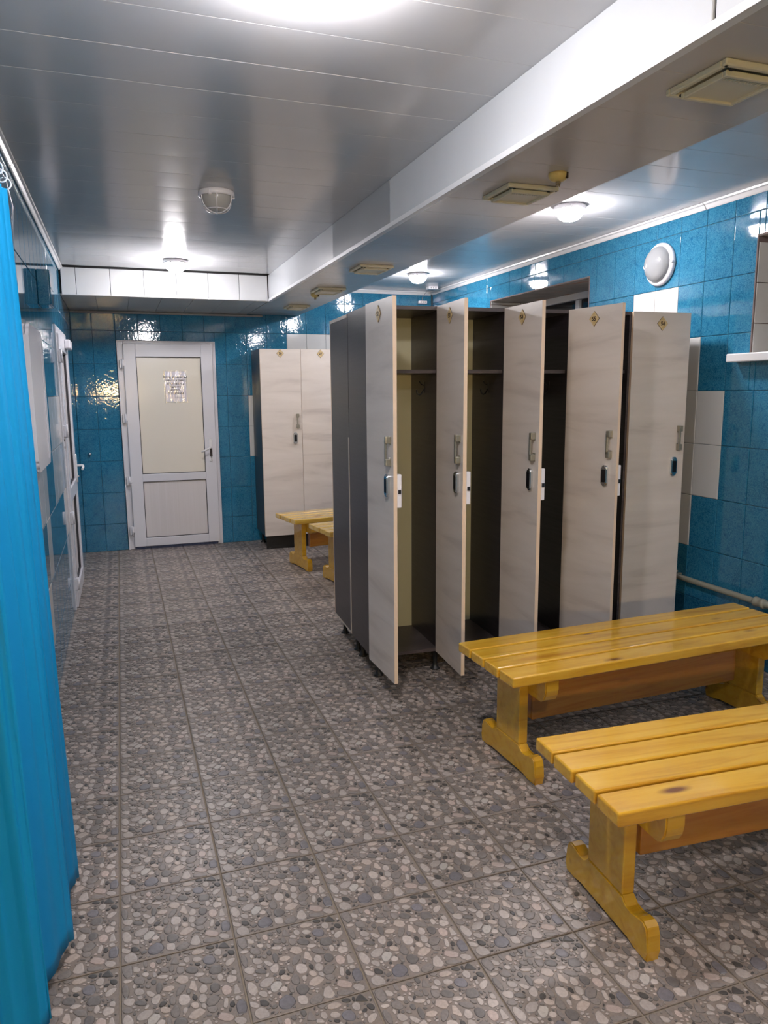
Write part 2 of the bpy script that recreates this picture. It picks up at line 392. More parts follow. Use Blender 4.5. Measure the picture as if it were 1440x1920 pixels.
def tile_wall(parent, us, zs, umin, umax, zmax, holes, place, bluem, white, seed=1, name='wall_tile', tilt=.0012):
    rnd = random.Random(seed)
    for i in range(len(us)-1):
        for j in range(len(zs)-1):
            rects = [(max(us[i], umin), min(us[i+1], umax), max(zs[j], 0), min(zs[j+1], zmax))]
            for (a, b, c, d) in holes:
                nr = []
                for (x0, x1, y0, y1) in rects:
                    if x1 <= a or x0 >= b or y1 <= c or y0 >= d: nr.append((x0, x1, y0, y1)); continue
                    if x0 < a: nr.append((x0, a, y0, y1))
                    if x1 > b: nr.append((b, x1, y0, y1))
                    xa, xb = max(x0, a), min(x1, b)
                    if y0 < c: nr.append((xa, xb, y0, c))
                    if y1 > d: nr.append((xa, xb, d, y1))
                rects = nr
            for (x0, x1, y0, y1) in rects:
                if x1-x0 < .008 or y1-y0 < .008: continue
                m = M_WTILE if (i, j) in white else bluem
                loc, rz = place((x0+x1)/2, (y0+y1)/2)
                o = obj(name, wtile(x1-x0, y1-y0, m), None, parent, loc, rz)
                o.rotation_euler = (rnd.uniform(-tilt, tilt), rnd.uniform(-tilt, tilt)*.3, rz+rnd.uniform(-tilt, tilt))
def wall_box(bm, mk, umin, umax, zmax, holes):
    us = sorted({umin, umax, *[h[0] for h in holes], *[h[1] for h in holes]}); zs = sorted({0, zmax, *[h[2] for h in holes], *[h[3] for h in holes]})
    for a, b in zip(us, us[1:]):
        for c, d in zip(zs, zs[1:]):
            mu, mz = (a+b)/2, (c+d)/2
            if any(h[0] < mu < h[1] and h[2] < mz < h[3] for h in holes): continue
            mk(bm, a, b, c, d)
H = 2.75
# back wall
D1 = (.008, .906, 0, 1.985)
bm = BM(); wall_box(bm, lambda b, a0, a1, c, d: box(b, a0, a1, YB+.006, YB+.16, c, d), XL-.16, XR+.55, H, [D1])
wall_back = tag(obj('wall_back', bm, M_GROUT), kind='structure')
us = [.005+.2016*k for k in range(-2, 17)]; zs = [2.074+.302*k for k in range(-7, 3)]
def ui(x): return min(range(len(us)), key=lambda k: abs(us[k]-x))
W = {(ui(1.618), 6), (ui(1.82), 6), (ui(1.215), 4), (ui(1.215), 3), (ui(2.02), 6), (ui(1.618), 5)}
tile_wall(wall_back, us, zs, XL, XR, 2.55, [D1], lambda u, z: ((u, YB+.006, z), 0), M_BLUE_B, W, 3, tilt=.002)
# right wall
W1 = (.9, 3.157, 1.686, 2.287); W2 = (4.645, 6.14, 1.686, 2.287)
bm = BM(); wall_box(bm, lambda b, a0, a1, c, d: box(b, XR+.006, XR+.45, a0, a1, c, d), YF-.16, YB+.006, H, [W1, W2])
wall_right = tag(obj('wall_right', bm, M_GROUT), kind='structure')
us = [3.532+.2065*k for k in range(-20, 20)]; zs = [-.04+.306*k for k in range(0, 10)]
W = set()
for x, j in ((3.532+.2065, 6), (3.532+.413, 6), (3.532, 5), (3.532, 4), (3.532-.2065, 4), (3.532-.2065, 3), (3.532, 3), (3.532, 2)): W.add((ui(x), j))
def place_r(u, z): return ((XR+.006, u, z), -PI/2)
tile_wall(wall_right, us, zs, .6, YB, 2.56, [W1, W2], place_r, M_BLUE_R, W, 5)
# left wall
D2 = (5.46, 6.50, 0, 1.965)
bm = BM(); wall_box(bm, lambda b, a0, a1, c, d: box(b, XL-.16, XL-.006, a0, a1, c, d), 1.35, YB+.006, H, [D2])
box(bm, -1.86, -1.70, YF-.16, 1.51, 0, H); box(bm, -1.70, XL-.16, 1.35, 1.51, 0, H)
wall_left = tag(obj('wall_left', bm, M_GROUT), kind='structure')
us = [5.46+.2065*k for k in range(-24, 11)]; zs = [2.10+.308*k for k in range(-7, 3)]
W = set()
for x, j in ((4.634, 4), (4.84, 4), (5.047, 4), (4.84, 3), (5.047, 3), (5.253, 4), (4.01, 3), (3.808, 3), (4.01, 2), (3.6, 3), (3.6, 2), (5.253, 2), (4.634, 3), (3.4, 2), (3.4, 1), (3.808, 1)): W.add((ui(x), j))
tile_wall(wall_left, us, zs, 1.35, YB, 2.48, [D2], lambda u, z: ((XL-.006, u, z), PI/2), M_BLUE_L, W, 9, tilt=.0006)
# front wall behind the camera, with the opening to a warm lit corridor
bm = BM(); wall_box(bm, lambda b, a0, a1, c, d: box(b, a0, a1, YF-.16, YF, c, d), -1.86, XR+.55, H, [(-.82, .10, 1.43, 1.60)])
wall_front = tag(obj('wall_front', bm, mat('pale_blue_wall', (.10, .30, .40), .3)), kind='structure')

# ------------------------------------------------------------ ceiling, beams, panels
bm = BM(); box(bm, XL-.16, XR+.6, YF-.16, YB+.16, ZR+.03, ZR+.15)
box(bm, XL-.16, BX0, YF-.16, YB+.16, ZL+.012, ZR+.03); box(bm, -1.86, XL-.16, YF-.16, 1.51, ZL+.012, ZR+.15)
ceiling = tag(obj('ceiling', bm, M_DARK), kind='structure')
def slat_mesh(name, L, Wd, mt, bow=.0003, th=.008, gro=.0016):
    # runs along x, width along y, face down
    bm = BM(); n = 8; prof = []
    prof.append((0, th)); prof.append((0, gro))
    for k in range(n+1):
        t = k/n; prof.append((.0012+(Wd-.0024)*t, bow-bow*4*t*(1-t)*1.0 if True else 0))
    prof.append((Wd, gro)); prof.append((Wd, th))
    A = [bm.verts.new((0, p[0], p[1])) for p in prof]; B = [bm.verts.new((L, p[0], p[1])) for p in prof]
    for k in range(len(prof)-1):
        f = bm.faces.new([A[k], B[k], B[k+1], A[k+1]]); f.smooth = False
    bm.faces.new([A[-1], B[-1], B[0], A[0]]); bm.faces.new(A); bm.faces.new(B[::-1])
    return mesh(name, bm, mt)
PW = .245
ml = slat_mesh('ceiling_panel', BX0-XL-.001, PW-.001, M_CEIL)
for k in range(-15, 18):
    y = 2.13+PW*k
    if y+PW > BY+.13: break
    o = obj('ceiling_panel', ml, None, ceiling, (XL, y, ZL+random.uniform(-.0001, .0001))); o.rotation_euler = (random.uniform(-.0012, .0012), 0, 0)
mr = slat_mesh('ceiling_panel', XR-BX1-.001, PW-.001, M_CEIL)
for k in range(-16, 20):
    y = 2.56+PW*k
    if y+PW > YB+.02: break
    o = obj('ceiling_panel', mr, None, ceiling, (BX1, y, ZR+random.uniform(-.0001, .0001))); o.rotation_euler = (random.uniform(-.0012, .0012), 0, 0)
# long beam
bm = BM(); box(bm, BX0+.01, BX1-.001, YF, YB, ZB+.012, ZR+.03)
beam = obj('beam', bm, M_DARK, ceiling)
ms = slat_mesh('soffit_panel', BX1-BX0, PW-.001, M_SOFFIT, bow=.0001, gro=.0012)
k = 0; y = YF
while y < YB-.1:
    o = obj('soffit_panel', ms, None, beam, (BX0, y, ZB)); y += PW
bm = BM(); box(bm, BX0-.004, BX0+.006, -.001, 2.98, ZB+.001, ZL+.0, bev=.002)
mf = mesh('fascia_panel', bm, M_FASCIA)
for k, y in enumerate((YF, YF+2.99, YF+5.98-.99)):
    o = obj('fascia_panel', mf, None, beam, (0, y, 0))
bm = BM(); box(bm, BX1-.006, BX1+.004, YF, YB, ZB, ZR, bev=.002); obj('side_panel', bm, M_FASCIA, beam)
# edge angle along the foot of the long beam
bm = BM(); box(bm, BX0-.006, BX0+.02, YF, BY, ZB-.0015, ZB+.0005); box(bm, BX0-.0065, BX0-.0045, YF, BY, ZB-.0015, ZB+.018)
obj('corner_angle', bm, M_TRIM, beam)
# back beam
bm = BM(); box(bm, XL, BX0-.006, BY+.012, YB, ZB+.012, ZL+.03)
bbeam = obj('beam', bm, M_DARK, ceiling)
x = XL+.012; ws = [.105]+[.25]*6
for i, wd in enumerate(ws):
    wd = min(wd, BX0-.008-x)
    if wd < .02: break
    bm = BM(); box(bm, .0015, wd-.0015, 0, .011, .002, ZL-ZB-.004, bev=.002)
    o = obj('fascia_panel', bm, M_FASCIA, bbeam, (x, BY, ZB)); o.rotation_euler = (random.uniform(-.01, .01), 0, random.uniform(-.006, .006)); x += wd
x = XL
for i in range(7):
    wd = min(.25, BX0-.006-x)
    if wd < .02: break
    bm = BM(); box(bm, .001, wd-.001, BY+.013, YB-.001, ZB, ZB+.011, bev=.0015); obj('soffit_panel', bm, M_SOFFIT, bbeam, (x, 0, 0)); x += wd

# ------------------------------------------------------------ trims
def cornice(name, pts2, a, b, axis, m=M_TRIM):
    bm = BM(); prism(bm, pts2, a, b, axis); return tag(obj(name, bm, m), kind='structure')
cv = [(0, 0), (0, -.034), (-.006, -.036), (-.012, -.030), (-.022, -.014), (-.034, -.010), (-.036, 0)]
def cv_at(x, z, s=1): return [(x+s*p[0], z+p[1]) for p in cv]
cornice('trim_1', [(XR+p[0]*.9, ZR-.0005+p[1]) for p in cv], .6, 3.535, 'y')
cornice('trim_2', [(XR+p[0]*.9-.002, ZR-.0015+p[1]) for p in cv], 3.54, YB-.04, 'y')
cornice('trim_3', [(YB-.004+p[0]*.8, ZR-.0005+p[1]) for p in cv], BX1+.006, XR-.01, 'x')
cornice('trim_4', [(XL+.001-p[0]*.8, ZL-.002+p[1]*.75) for p in cv], .3, 3.60, 'y')
cornice('trim_5', [(XL+.002-p[0]*.8, ZL-.003+p[1]*.75) for p in cv], 3.605, BY-.012, 'y')
bm = BM(); box(bm, XL, 1.38, YB-.022, YB-.001, ZB-.022, ZB-.002, bev=.004); tag(obj('trim_6', bm, mat('grey_trim', (.34, .34, .34), .4)), kind='structure')

# ------------------------------------------------------------ windows in the right wall
def window(n, y0, y1, z0, z1, label_sill):
    root = empty('window_%d' % n, (XR, (y0+y1)/2, z0), kind='structure')
    L = (y1-y0)/2; D = .40; h = z1-z0
    # frame at depth D
    bm = BM(); f = .06
    for (a, b, c, d) in ((-L, L, 0, f), (-L, L, h-f, h), (-L, -L+f, f, h-f), (L-f, L, f, h-f), (-.03, .03, f, h-f)): box(bm, D, D+.06, a+.003, b-.003, c+.002, d-.002, bev=.004)
    obj('window_frame', bm, M_TRIM, root)
    for s in (-1, 1):
        bm = BM(); a, b = sorted((s*.03, s*(L-f))); box(bm, D+.022, D+.034, a, b, f, h-f); obj('pane', bm, M_GLASS, root)
    # soffit lining
    bm = BM(); box(bm, .0, D, -L, L, h-.006, h-.0005, bev=.001); obj('soffit_lining', bm, M_STONE, root)
    bm = BM(); box(bm, -.003, .008, -L-.004, L+.004, h-.004, h+.004)
    box(bm, -.003, .008, L-.002, L+.006, 0, h); box(bm, -.003, .008, -L-.006, -L+.002, 0, h); obj('edge_bead', bm, M_RGROUT, root)
    # reveal tiles on the two jambs
    for s in (-1, 1):
        bm = BM(); box(bm, .0, D, s*L-s*.001, s*L-s*.003, 0, h-.006); obj('reveal_grout', bm, M_RGROUT, root)
        zc = 0
        rows = [0, .155, .362, .569, h-.007]
        if n == 1: rows = [0, .155, .362, .566, h-.03]
        for a, b in zip(rows, rows[1:]):
            if b-a < .02: continue
            for xa, xb in ((.002, .30), (.304, D)):
                bm = BM(); yy = sorted((s*(L-.003), s*(L-.009))); box(bm, xa, xb-.003, yy[0], yy[1], a+.002, b-.002, bev=.0012); obj('reveal_tile', bm, M_WTILE, root)
    # sill
    bm = BM(); box(bm, -.075, D, -L-.095, L+.095, -.045, .0, bev=.006, seg=2) if n == 1 else box(bm, .0, D, -L, L, -.02, 0, bev=.004)
    s = obj('window_sill', bm, M_TRIM, root)
    return root
bmw = window(1, W1[0], W1[1], W1[2], W1[3], '')
window(2, W2[0], W2[1], W2[2], W2[3], '')

# ------------------------------------------------------------ door 1 (back wall)
d1 = empty('door_1', (.0, YB-.02, 0), kind='structure')
bm = BM(); y0, y1 = 0, .08
for (a, b, c, d) in ((.008, .066, .0, 1.985), (.858, .906, 0, 1.985), (.066, .858, 1.955, 1.985)): box(bm, a, b, .002, y1, c+.002, d, bev=.003)
box(bm, .008, .018, -.012, .002, .002, 1.985, bev=.002); box(bm, .896, .906, -.012, .002, .002, 1.985, bev=.002); box(bm, .018, .896, -.012, .002, 1.975, 1.985, bev=.002)
obj('door_frame', bm, M_PVCW, d1)
bm = BM(); yl = -.03
st = .10
def bar(a, b, c, d): box(bm, a, b, yl, .04, c, d, bev=.005, seg=2)
LX0, LX1, LZ0, LZ1 = .062, .876, .030, 1.958
bar(LX0, .172, LZ0, LZ1); bar(.766, LX1, LZ0, LZ1); bar(.170, .768, 1.836, LZ1); bar(.170, .768, .660, .733); bar(.170, .768, LZ0, .112)
obj('door_leaf', bm, M_PVCW, d1)
for (c, d, m, nm) in ((.733, 1.836, M_CREAM, 'upper_panel'), (.112, .660, M_LOWP, 'lower_panel')):
    bm = BM(); box(bm, .168, .770, yl+.020, yl+.030, c-.002, d+.002, 0)
    o = obj(nm, bm, m, d1)
    bm = BM()
    for (a, b, e, f) in ((.172, .178, c, d), (.760, .766, c, d), (.178, .760, c, c+.006), (.178, .760, d-.006, d)): box(bm, a, b, yl+.012, yl+.021, e, f)
    obj('gasket', bm, M_GASKET, o)
for z in (1.77, 1.265, .674, .191):
    bm = BM(); tube(bm, [(.050, yl-.006, z-.045), (.050, yl-.006, z+.045)], .0085, 12); box(bm, .026, .050, yl-.004, yl+.02, z-.04, z+.04, bev=.002); box(bm, .050, .078, yl-.004, yl, z-.02, z+.04, bev=.0015)
    obj('hinge', bm, M_PVCW, d1)
bm = BM(); prism(bm, rrect(.03, .225, .013, 4, .820, .945), yl-.010, yl, 'y', bev=.002); hp = obj('handle_plate', bm, M_TRIM, d1)
bm = BM(); prism(bm, rrect(.024, .085, .004, 3, .822, .925), yl-.0125, yl-.0095, 'y'); obj('dark_insert', bm, M_DCHROME, hp)
bm = BM(); tube(bm, [(.822, yl-.010, .972), (.822, yl-.045, .972), (.812, yl-.055, .970), (.78, yl-.058, .955), (.725, yl-.056, .932)], .0085, 10); obj('door_handle', bm, M_TRIM, hp)
bm = BM(); tube(bm, [(.822, yl-.010, .880), (.822, yl-.024, .880)], .008, 12); box(bm, .8205, .8235, yl-.03, yl-.022, .845, .888); obj('key', bm, M_CHROME, hp)
# door 2 (left wall)
d2 = empty('door_2', (XL, 5.98, 0), kind='structure')
bm = BM(); a, b = -.515, .515
for (c, d, e, f) in ((a, a+.06, 0, 1.955), (b-.06, b, 0, 1.955), (a+.06, b-.06, 1.90, 1.955)): box(bm, -.07, .010, c, d, e+.002, f, bev=.003)
obj('door_frame', bm, M_PVCW, d2)
bm = BM()
for (c, d, e, f) in ((a+.055, a+.16, .01, 1.905), (b-.16, b-.055, .01, 1.905), (a+.158, b-.158, 1.80, 1.905), (a+.158, b-.158, .74, .84), (a+.158, b-.158, .01, .12)): box(bm, -.05, .022, c, d, e, f, bev=.005, seg=2)
leaf = obj('door_leaf', bm, M_PVCW, d2)
for e, f, nm in ((.84, 1.80, 'upper_panel'), (.12, .74, 'lower_panel')):
    bm = BM(); box(bm, -.02, -.008, a+.156, b-.156, e-.002, f+.002); p = obj(nm, bm, M_LOWP, d2)
    bm = BM()
    for (c, d, g, h) in ((a+.16, a+.166, e, f), (b-.166, b-.16, e, f), (a+.166, b-.166, e, e+.006), (a+.166, b-.166, f-.006, f)): box(bm, -.008, .008, c, d, g, h)
    obj('gasket', bm, M_GASKET, p)
for z in (1.75, 1.25, .65, .18):
    bm = BM(); tube(bm, [(.028, a+.056, z-.045), (.028, a+.056, z+.045)], .009, 12); box(bm, .008, .024, a+.03, a+.054, z-.04, z+.04, bev=.002); obj('hinge', bm, M_PVCW, d2)
for z in (1.19, 1.14):
    bm = BM(); box(bm, .0095, .013, a+.006, a+.05, z-.008, z+.008, bev=.001); obj('striker', bm, M_DCHROME, d2)
bm = BM(); prism(bm, rrect(.03, .225, .013, 4, b-.105, .915), .021, .031, 'x', bev=.002)
hp = obj('handle_plate', bm, M_TRIM, d2)
bm = BM(); tube(bm, [(.03, b-.105, .935), (.066, b-.105, .935), (.076, b-.115, .933), (.078, b-.16, .928), (.074, b-.215, .915)], .009, 10); obj('door_handle', bm, M_TRIM, hp)
bm = BM(); tube(bm, [(.03, b-.105, .85), (.04, b-.105, .85)], .008, 12); obj('key_cylinder', bm, M_TRIM, hp)
bm = BM(); box(bm, .022, .062, .08, .34, 1.83, 1.895, bev=.008, seg=2); obj('door_closer', bm, M_WPLAST, d2)

# ------------------------------------------------------------ notice on door 1
nt = empty('paper_notice', (.519, YB-.02-.0115, 1.406), label='white printed notice in a crinkled clear sleeve on the cream panel of the back door', cat='notice')
bm = BM(); box(bm, -.092, .100, 0, .001, .012, .297); obj('paper_sheet', bm, M_PAPER, nt)
lines = [('Вход и занятия', 1.0), ('закуск и пиво', .9), ('мужчины и', 1.0), ('билеты', .95), ('адреса', .95), ('бахилами', 1.0)]
bm = BM()
for k, (s, sc) in enumerate(lines):
    me = text_mesh(s, .030*sc, .0001, .0006); z = .243-.0305*k
    add_mesh(bm, me, Matrix.Translation((.0, -.0006, z)) @ Matrix.Rotation(PI/2, 4, 'X'), 0)
box(bm, -.01, .085, -.0006, -.0003, .0505, .0525)
obj('printed_text', bm, M_INK, nt)
bm = BM(); n = 14; g = [[bm.verts.new((-.107+.214*i/n, -.0025-.002*(math.sin((i*1.3+j*.9))*.5+.5), .305*j/n)) for j in range(n+1)] for i in range(n+1)]
for i in range(n):
    for j in range(n): f = bm.faces.new([g[i][j], g[i+1][j], g[i+1][j+1], g[i][j+1]]); f.smooth = True
obj('plastic_sleeve', bm, M_SLEEVE, nt)

# ------------------------------------------------------------ lockers
T = .018
def plate_mesh(num):
    bm = BM(); a, b = .033, .037
    prism(bm, [(-a, 0), (0, -b), (a, 0), (0, b)], -.004, 0, 'y')
    prism(bm, [(-a*1.06, 0), (0, -b*1.06), (a*1.06, 0), (0, b*1.06)], -.0015, 0, 'y', 1)
    me = text_mesh(num, .030, .0003, .0012)
    add_mesh(bm, me, Matrix.Translation((0, -.0042, -.001)) @ Matrix.Rotation(PI/2, 4, 'X') @ Matrix.Scale(.95, 4), 1)
    return mesh('number_plate', bm, [M_PLATE, M_BROWN])
def handle_mesh():
    bm = BM()
    for s in (-1, 1): box(bm, -.013, .011, -.004, 0, s*.050-.019, s*.050+.019, bev=.0015)
    for s in (-1, 1): box(bm, -.013, .011, -.026, -.003, s*.052-.0165, s*.052+.0165, bev=.003, seg=2)
    box(bm, -.013, -.001, -.026, -.016, -.05, .05, bev=.0015)
    return mesh('handle', bm, M_NICKEL)
def lock_mesh():
    bm = BM(); prism(bm, rrect(.040, .108, .017, 5), -.012, 0, 'y', 0, bev=.003, seg=2)
    prism(bm, rrect(.032, .098, .014, 5), -.016, -.011, 'y', 0, bev=.0015)
    prism(bm, rrect(.024, .066, .004, 2), -.0175, -.0155, 'y', 1)
    return mesh('lock', bm, [M_CHROME, M_LOCK])
def inner_lock_mesh():
    bm = BM(); box(bm, -.045, .0, 0, .024, -.078, .078, bev=.003)
    box(bm, -.001, .0045, .006, .019, -.012, .007, 1); return mesh('inner_lock_case', bm, [M_WPLAST, M_DCHROME])
HM, LM_, IM = handle_mesh(), lock_mesh(), inner_lock_mesh()
def door_mesh(w, h):
    bm = BM(); box(bm, 0, w, -T, 0, 0, h, 1)
    e = .0008
    for f in bm.faces:
        n = f.normal; f.normal_update()
        if abs(f.normal.y) > .9: f.material_index = 0
    return mesh('door', bm, [M_PALE, M_PEACH])
def locker_block(root, w, n, z0, z1, depth, nums, angles, edge, open_back=True):
    """carcass with n compartments; local x along the front, y into depth"""
    W_ = w*n
    hh = z1-z0
    DM = door_mesh(w-.003, hh-.002)
    def panel(name, a, b, c, d, e, f, m=None):
        bm = BM(); box(bm, a, b, c, d, e, f, 0)
        for fc in bm.faces:
            fc.normal_update()
            if fc.normal.y < -.9 or (m is None and abs(fc.normal.z) > .9): fc.material_index = 1
        return obj(name, bm, [m or M_WENGE, edge], root)
    panel('side_panel', 0, T, .001, depth, z0, z1-T); panel('side_panel', W_-T, W_, .001, depth, z0, z1-T)
    panel('top_panel', 0, W_, 0.0, depth, z1-T, z1); panel('bottom_panel', T, W_-T, .002, depth-.004, z0, z0+T)
    for i in range(1, n): panel('divider', i*w-T/2, i*w+T/2, .002, depth-.004, z0+T, z1-T)
    bm = BM(); box(bm, .002, W_-.002, depth-.003, depth+.0005, z0+.002, z1-T-.002); obj('back_panel', bm, M_HDF, root)
    for i in range(n):
        xa = i*w+(T if i == 0 else T/2); xb = (i+1)*w-(T if i == n-1 else T/2)
        bm = BM(); box(bm, xa, xb, .03, depth-.004, 1.590, 1.590+T)
        for fc in bm.faces:
            fc.normal_update(); fc.material_index = 1 if fc.normal.y < -.9 else 0
        obj('shelf', bm, [M_WENGE, M_WENGEB], root)
        if angles[i] > 5:
            bm = BM(); zz = 1.52; x = xb-.0005; y = .20
            box(bm, x-.004, x, y-.009, y+.009, zz-.03, zz+.03, bev=.001)
            tube(bm, [(x-.003, y, zz-.01), (x-.018, y, zz-.035), (x-.03, y, zz-.04), (x-.042, y, zz-.03), (x-.045, y, zz-.012)], .004, 8)
            tube(bm, [(x-.003, y, zz+.01), (x-.02, y, zz+.018), (x-.03, y, zz+.034)], .0035, 8)
            obj('coat_hook', bm, M_HOOK, root)
        dr = obj('door', DM, None, root, (i*w+.0015, -.0015, z0+.001)); dr.rotation_euler = (0, 0, -math.radians(angles[i]))
        ww = w-.003
        if nums:
            o = obj('number_plate', plate_mesh(nums[i]), None, dr, (ww*.5, -T, 1.855-z0)); o['label'] = 'wooden diamond plate with the number %s' % nums[i]
        obj('handle', HM, None, dr, (ww-.040, -T, 1.228-z0)); obj('lock', LM_, None, dr, (ww-.068, -T, 1.066-z0))
        if angles[i] > 5: obj('inner_lock_case', IM, None, dr, (ww-.004, 0, 1.045-z0))
    for i in range(n+1):
        for yy in (.05, depth-.05):
            xx = min(max(i*w, .05), W_-.05); bm = BM(); lathe(bm, [(0, 0), (.026, 0), (.027, .006), (.018, .012), (.012, .03), (.012, z0-.012), (.024, z0-.010), (.024, z0-.0005), (0, z0-.0005)], 14); obj('foot', bm, M_FOOT, root, (xx, yy, 0))
LW = .371
lk = empty('locker_cabinet', (1.172, 3.542, 0), (0, 0, -.045), 'near row of lockers 52 to 56, dark wenge carcass with four pale doors standing open', 'locker')
locker_block(lk, LW, 5, .118, 1.918, .42, ['52', '53', '54', '55', '56'], [86.5, 91, 87.5, 77, 0], M_WENGEB)
lk2 = empty('locker_cabinet', (1.172+1.855*math.cos(.045)+.845*math.sin(.045)-.0, 3.542-1.855*math.sin(.045)+.845*math.cos(.045), 0), (0, 0, PI-.045), 'dark wenge locker block with cream edging standing back to back behind lockers 52 to 56', 'locker')
locker_block(lk2, LW, 5, .118, 1.914, .418, None, [0]*5, M_EDGE)
# cream joint strip between the two blocks and cream edging of the rear block
for b_ in ((.0, .405, .118, .126), (.406, .4215, .118, 1.25), (0, .405, 1.896, 1.914)):
    bm = BM(); box(bm, 1.855, 1.8575, *b_); obj('edge_strip', bm, M_EDGE, lk2)
lk3 = empty('locker_cabinet', (1.247, 7.0, 0), (0, 0, 0), 'two pale lockers 26 and 27 against the blue back wall right of the white door', 'locker')
locker_block(lk3, .386, 2, .135, 1.897, .44, ['26', '27'], [0, 0], M_WENGEB)
bm = BM(); box(bm, .02, .752, .03, .045, .0015, .134); obj('plinth', bm, M_FOOT, lk3)

# ------------------------------------------------------------ benches (local x along, y across, origin at centre on floor)
def bench(loc, rz, L, label, group, m1, m2, m3):
    root = empty('wooden_bench', loc, (0, 0, rz), label, 'bench', group)
    sw, gap, th, H_ = .100, .0125, .040, .455
    for k in range(4):
        y = -(4*sw+3*gap)/2+k*(sw+gap); dx = random.uniform(-.004, .004)
        bm = BM(); box(bm, -L/2+dx, L/2+dx, -sw/2, sw/2, -th/2, th/2, bev=.006, seg=3)
        for f in bm.faces: f.smooth = False
        o = obj('slat', bm, m1, root, (0, y+sw/2, H_-th/2))
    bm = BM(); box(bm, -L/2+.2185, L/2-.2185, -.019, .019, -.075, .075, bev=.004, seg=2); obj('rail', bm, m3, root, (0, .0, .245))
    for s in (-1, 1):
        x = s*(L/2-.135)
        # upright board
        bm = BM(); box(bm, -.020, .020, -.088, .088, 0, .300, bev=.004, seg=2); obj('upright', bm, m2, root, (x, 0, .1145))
        # foot board with ogee ends and arch
        pts = [(-.205, .0), (-.155, 0), (-.140, .012), (-.12, .016), (.12, .016), (.140, .012), (.155, 0), (.205, 0), (.208, .03), (.207, .075), (.200, .096), (.185, .106), (.165, .104), (.135, .088), (.105, .090), (.088, .114), (-.088, .114), (-.105, .090), (-.135, .088), (-.165, .104), (-.185, .106), (-.200, .096), (-.207, .075), (-.208, .03)]
        bm = BM(); prism(bm, pts, -.021, .021, 'x', bev=.004, seg=2); obj('foot_board', bm, m2, root, (x, 0, 0.0005))
        # cleat under the slats, rounded ends
        pts = [(-.203, .4148), (-.203, .372), (-.198, .350), (-.186, .330), (-.166, .318), (.166, .318), (.186, .330), (.198, .350), (.203, .372), (.203, .4148)]
        bm = BM(); prism(bm, pts, -.030, .030, 'x', bev=.004, seg=2); obj('cleat', bm, m2, root, (x-s*.0515, 0, 0))
    return root
g = 'low slatted benches between the lockers'
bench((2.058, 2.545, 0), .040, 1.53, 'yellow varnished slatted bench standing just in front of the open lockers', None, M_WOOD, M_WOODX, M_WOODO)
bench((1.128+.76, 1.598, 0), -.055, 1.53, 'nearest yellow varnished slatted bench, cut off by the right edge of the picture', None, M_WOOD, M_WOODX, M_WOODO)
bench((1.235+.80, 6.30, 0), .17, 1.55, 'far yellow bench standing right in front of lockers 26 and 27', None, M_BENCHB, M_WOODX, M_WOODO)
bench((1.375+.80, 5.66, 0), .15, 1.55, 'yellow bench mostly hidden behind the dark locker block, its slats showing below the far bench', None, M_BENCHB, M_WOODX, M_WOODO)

# ------------------------------------------------------------ lamps
def lamp(name, x, y, z, label, lit, rx=.085, group=None, cage=False):
    root = empty(name, (x, y, z), label=label, cat='ceiling lamp', group=group)
    bm = BM(); lathe(bm, [(0, 0), (rx*1.0, 0), (rx*1.04, -.004), (rx*1.05, -.022), (rx*.99, -.026), (rx*.93, -.026), (rx*.93, -.012), (0, -.012)], 40)
    for a in (0, 2.1, 4.2): box(bm, rx*.95*math.cos(a)-.008, rx*.95*math.cos(a)+.008, rx*.95*math.sin(a)-.008, rx*.95*math.sin(a)+.008, -.03, -.006, bev=.002)
    obj('lamp_base', bm, M_WPLAST, root)
    hd = .068 if cage else .060
    prof = [(rx*.90, -.020)]+[(rx*.90*math.cos(t)**.75, -.024-hd*math.sin(t)) for t in [PI/2*k/12 for k in range(12)]]+[(0, -.024-hd)]
    bm = BM(); lathe(bm, prof, 40); obj('globe', bm, M_GLOBE if lit else M_OFFGL, root)
    if cage:
        bm = BM(); R1 = rx*.98
        for k in range(3):
            a = PI*k/3+.4; pts = []
            for i in range(17):
                t = PI*i/16; rr = R1*math.cos(t); pts.append((rr*math.cos(a), rr*math.sin(a), -.024-(hd+.008)*math.sin(t)**.8))
            tube(bm, pts, .0024, 8)
        tube(bm, [(R1*.62*math.cos(2*PI*k/24), R1*.62*math.sin(2*PI*k/24), -.024-(hd+.006)*.80) for k in range(24)], .0022, 8, closed=True)
        obj('wire_cage', bm, M_WPLAST, root)
    return root
lamp('ceiling_lamp', .465, 1.81, ZL, 'bright lit globe lamp on the ceiling at the top edge of the picture', True, .10)
lamp('ceiling_lamp', .505, 3.85, ZL, 'unlit ceiling lamp with grey glass behind a white wire cage', False, .083, cage=True)
lamp('ceiling_lamp', .452, 5.86, ZL, 'bright lit globe lamp on the ceiling just before the white back beam', True, .085)
lamp('ceiling_lamp', 2.475, 3.83, ZR, 'large lit globe lamp right of the long beam, above the near lockers', True, .085)
lamp('ceiling_lamp', 2.570, 6.36, ZR, 'small far lit globe lamp right of the long beam near the back corner', True, .085)
lamp('ceiling_lamp', 2.45, 1.0, ZR, 'lit globe lamp on the right ceiling, outside the picture above the nearest bench', True, .085)
lamp('ceiling_lamp', .50, -.35, ZL, 'lit globe lamp on the left ceiling, outside the picture behind the camera', True, .085)
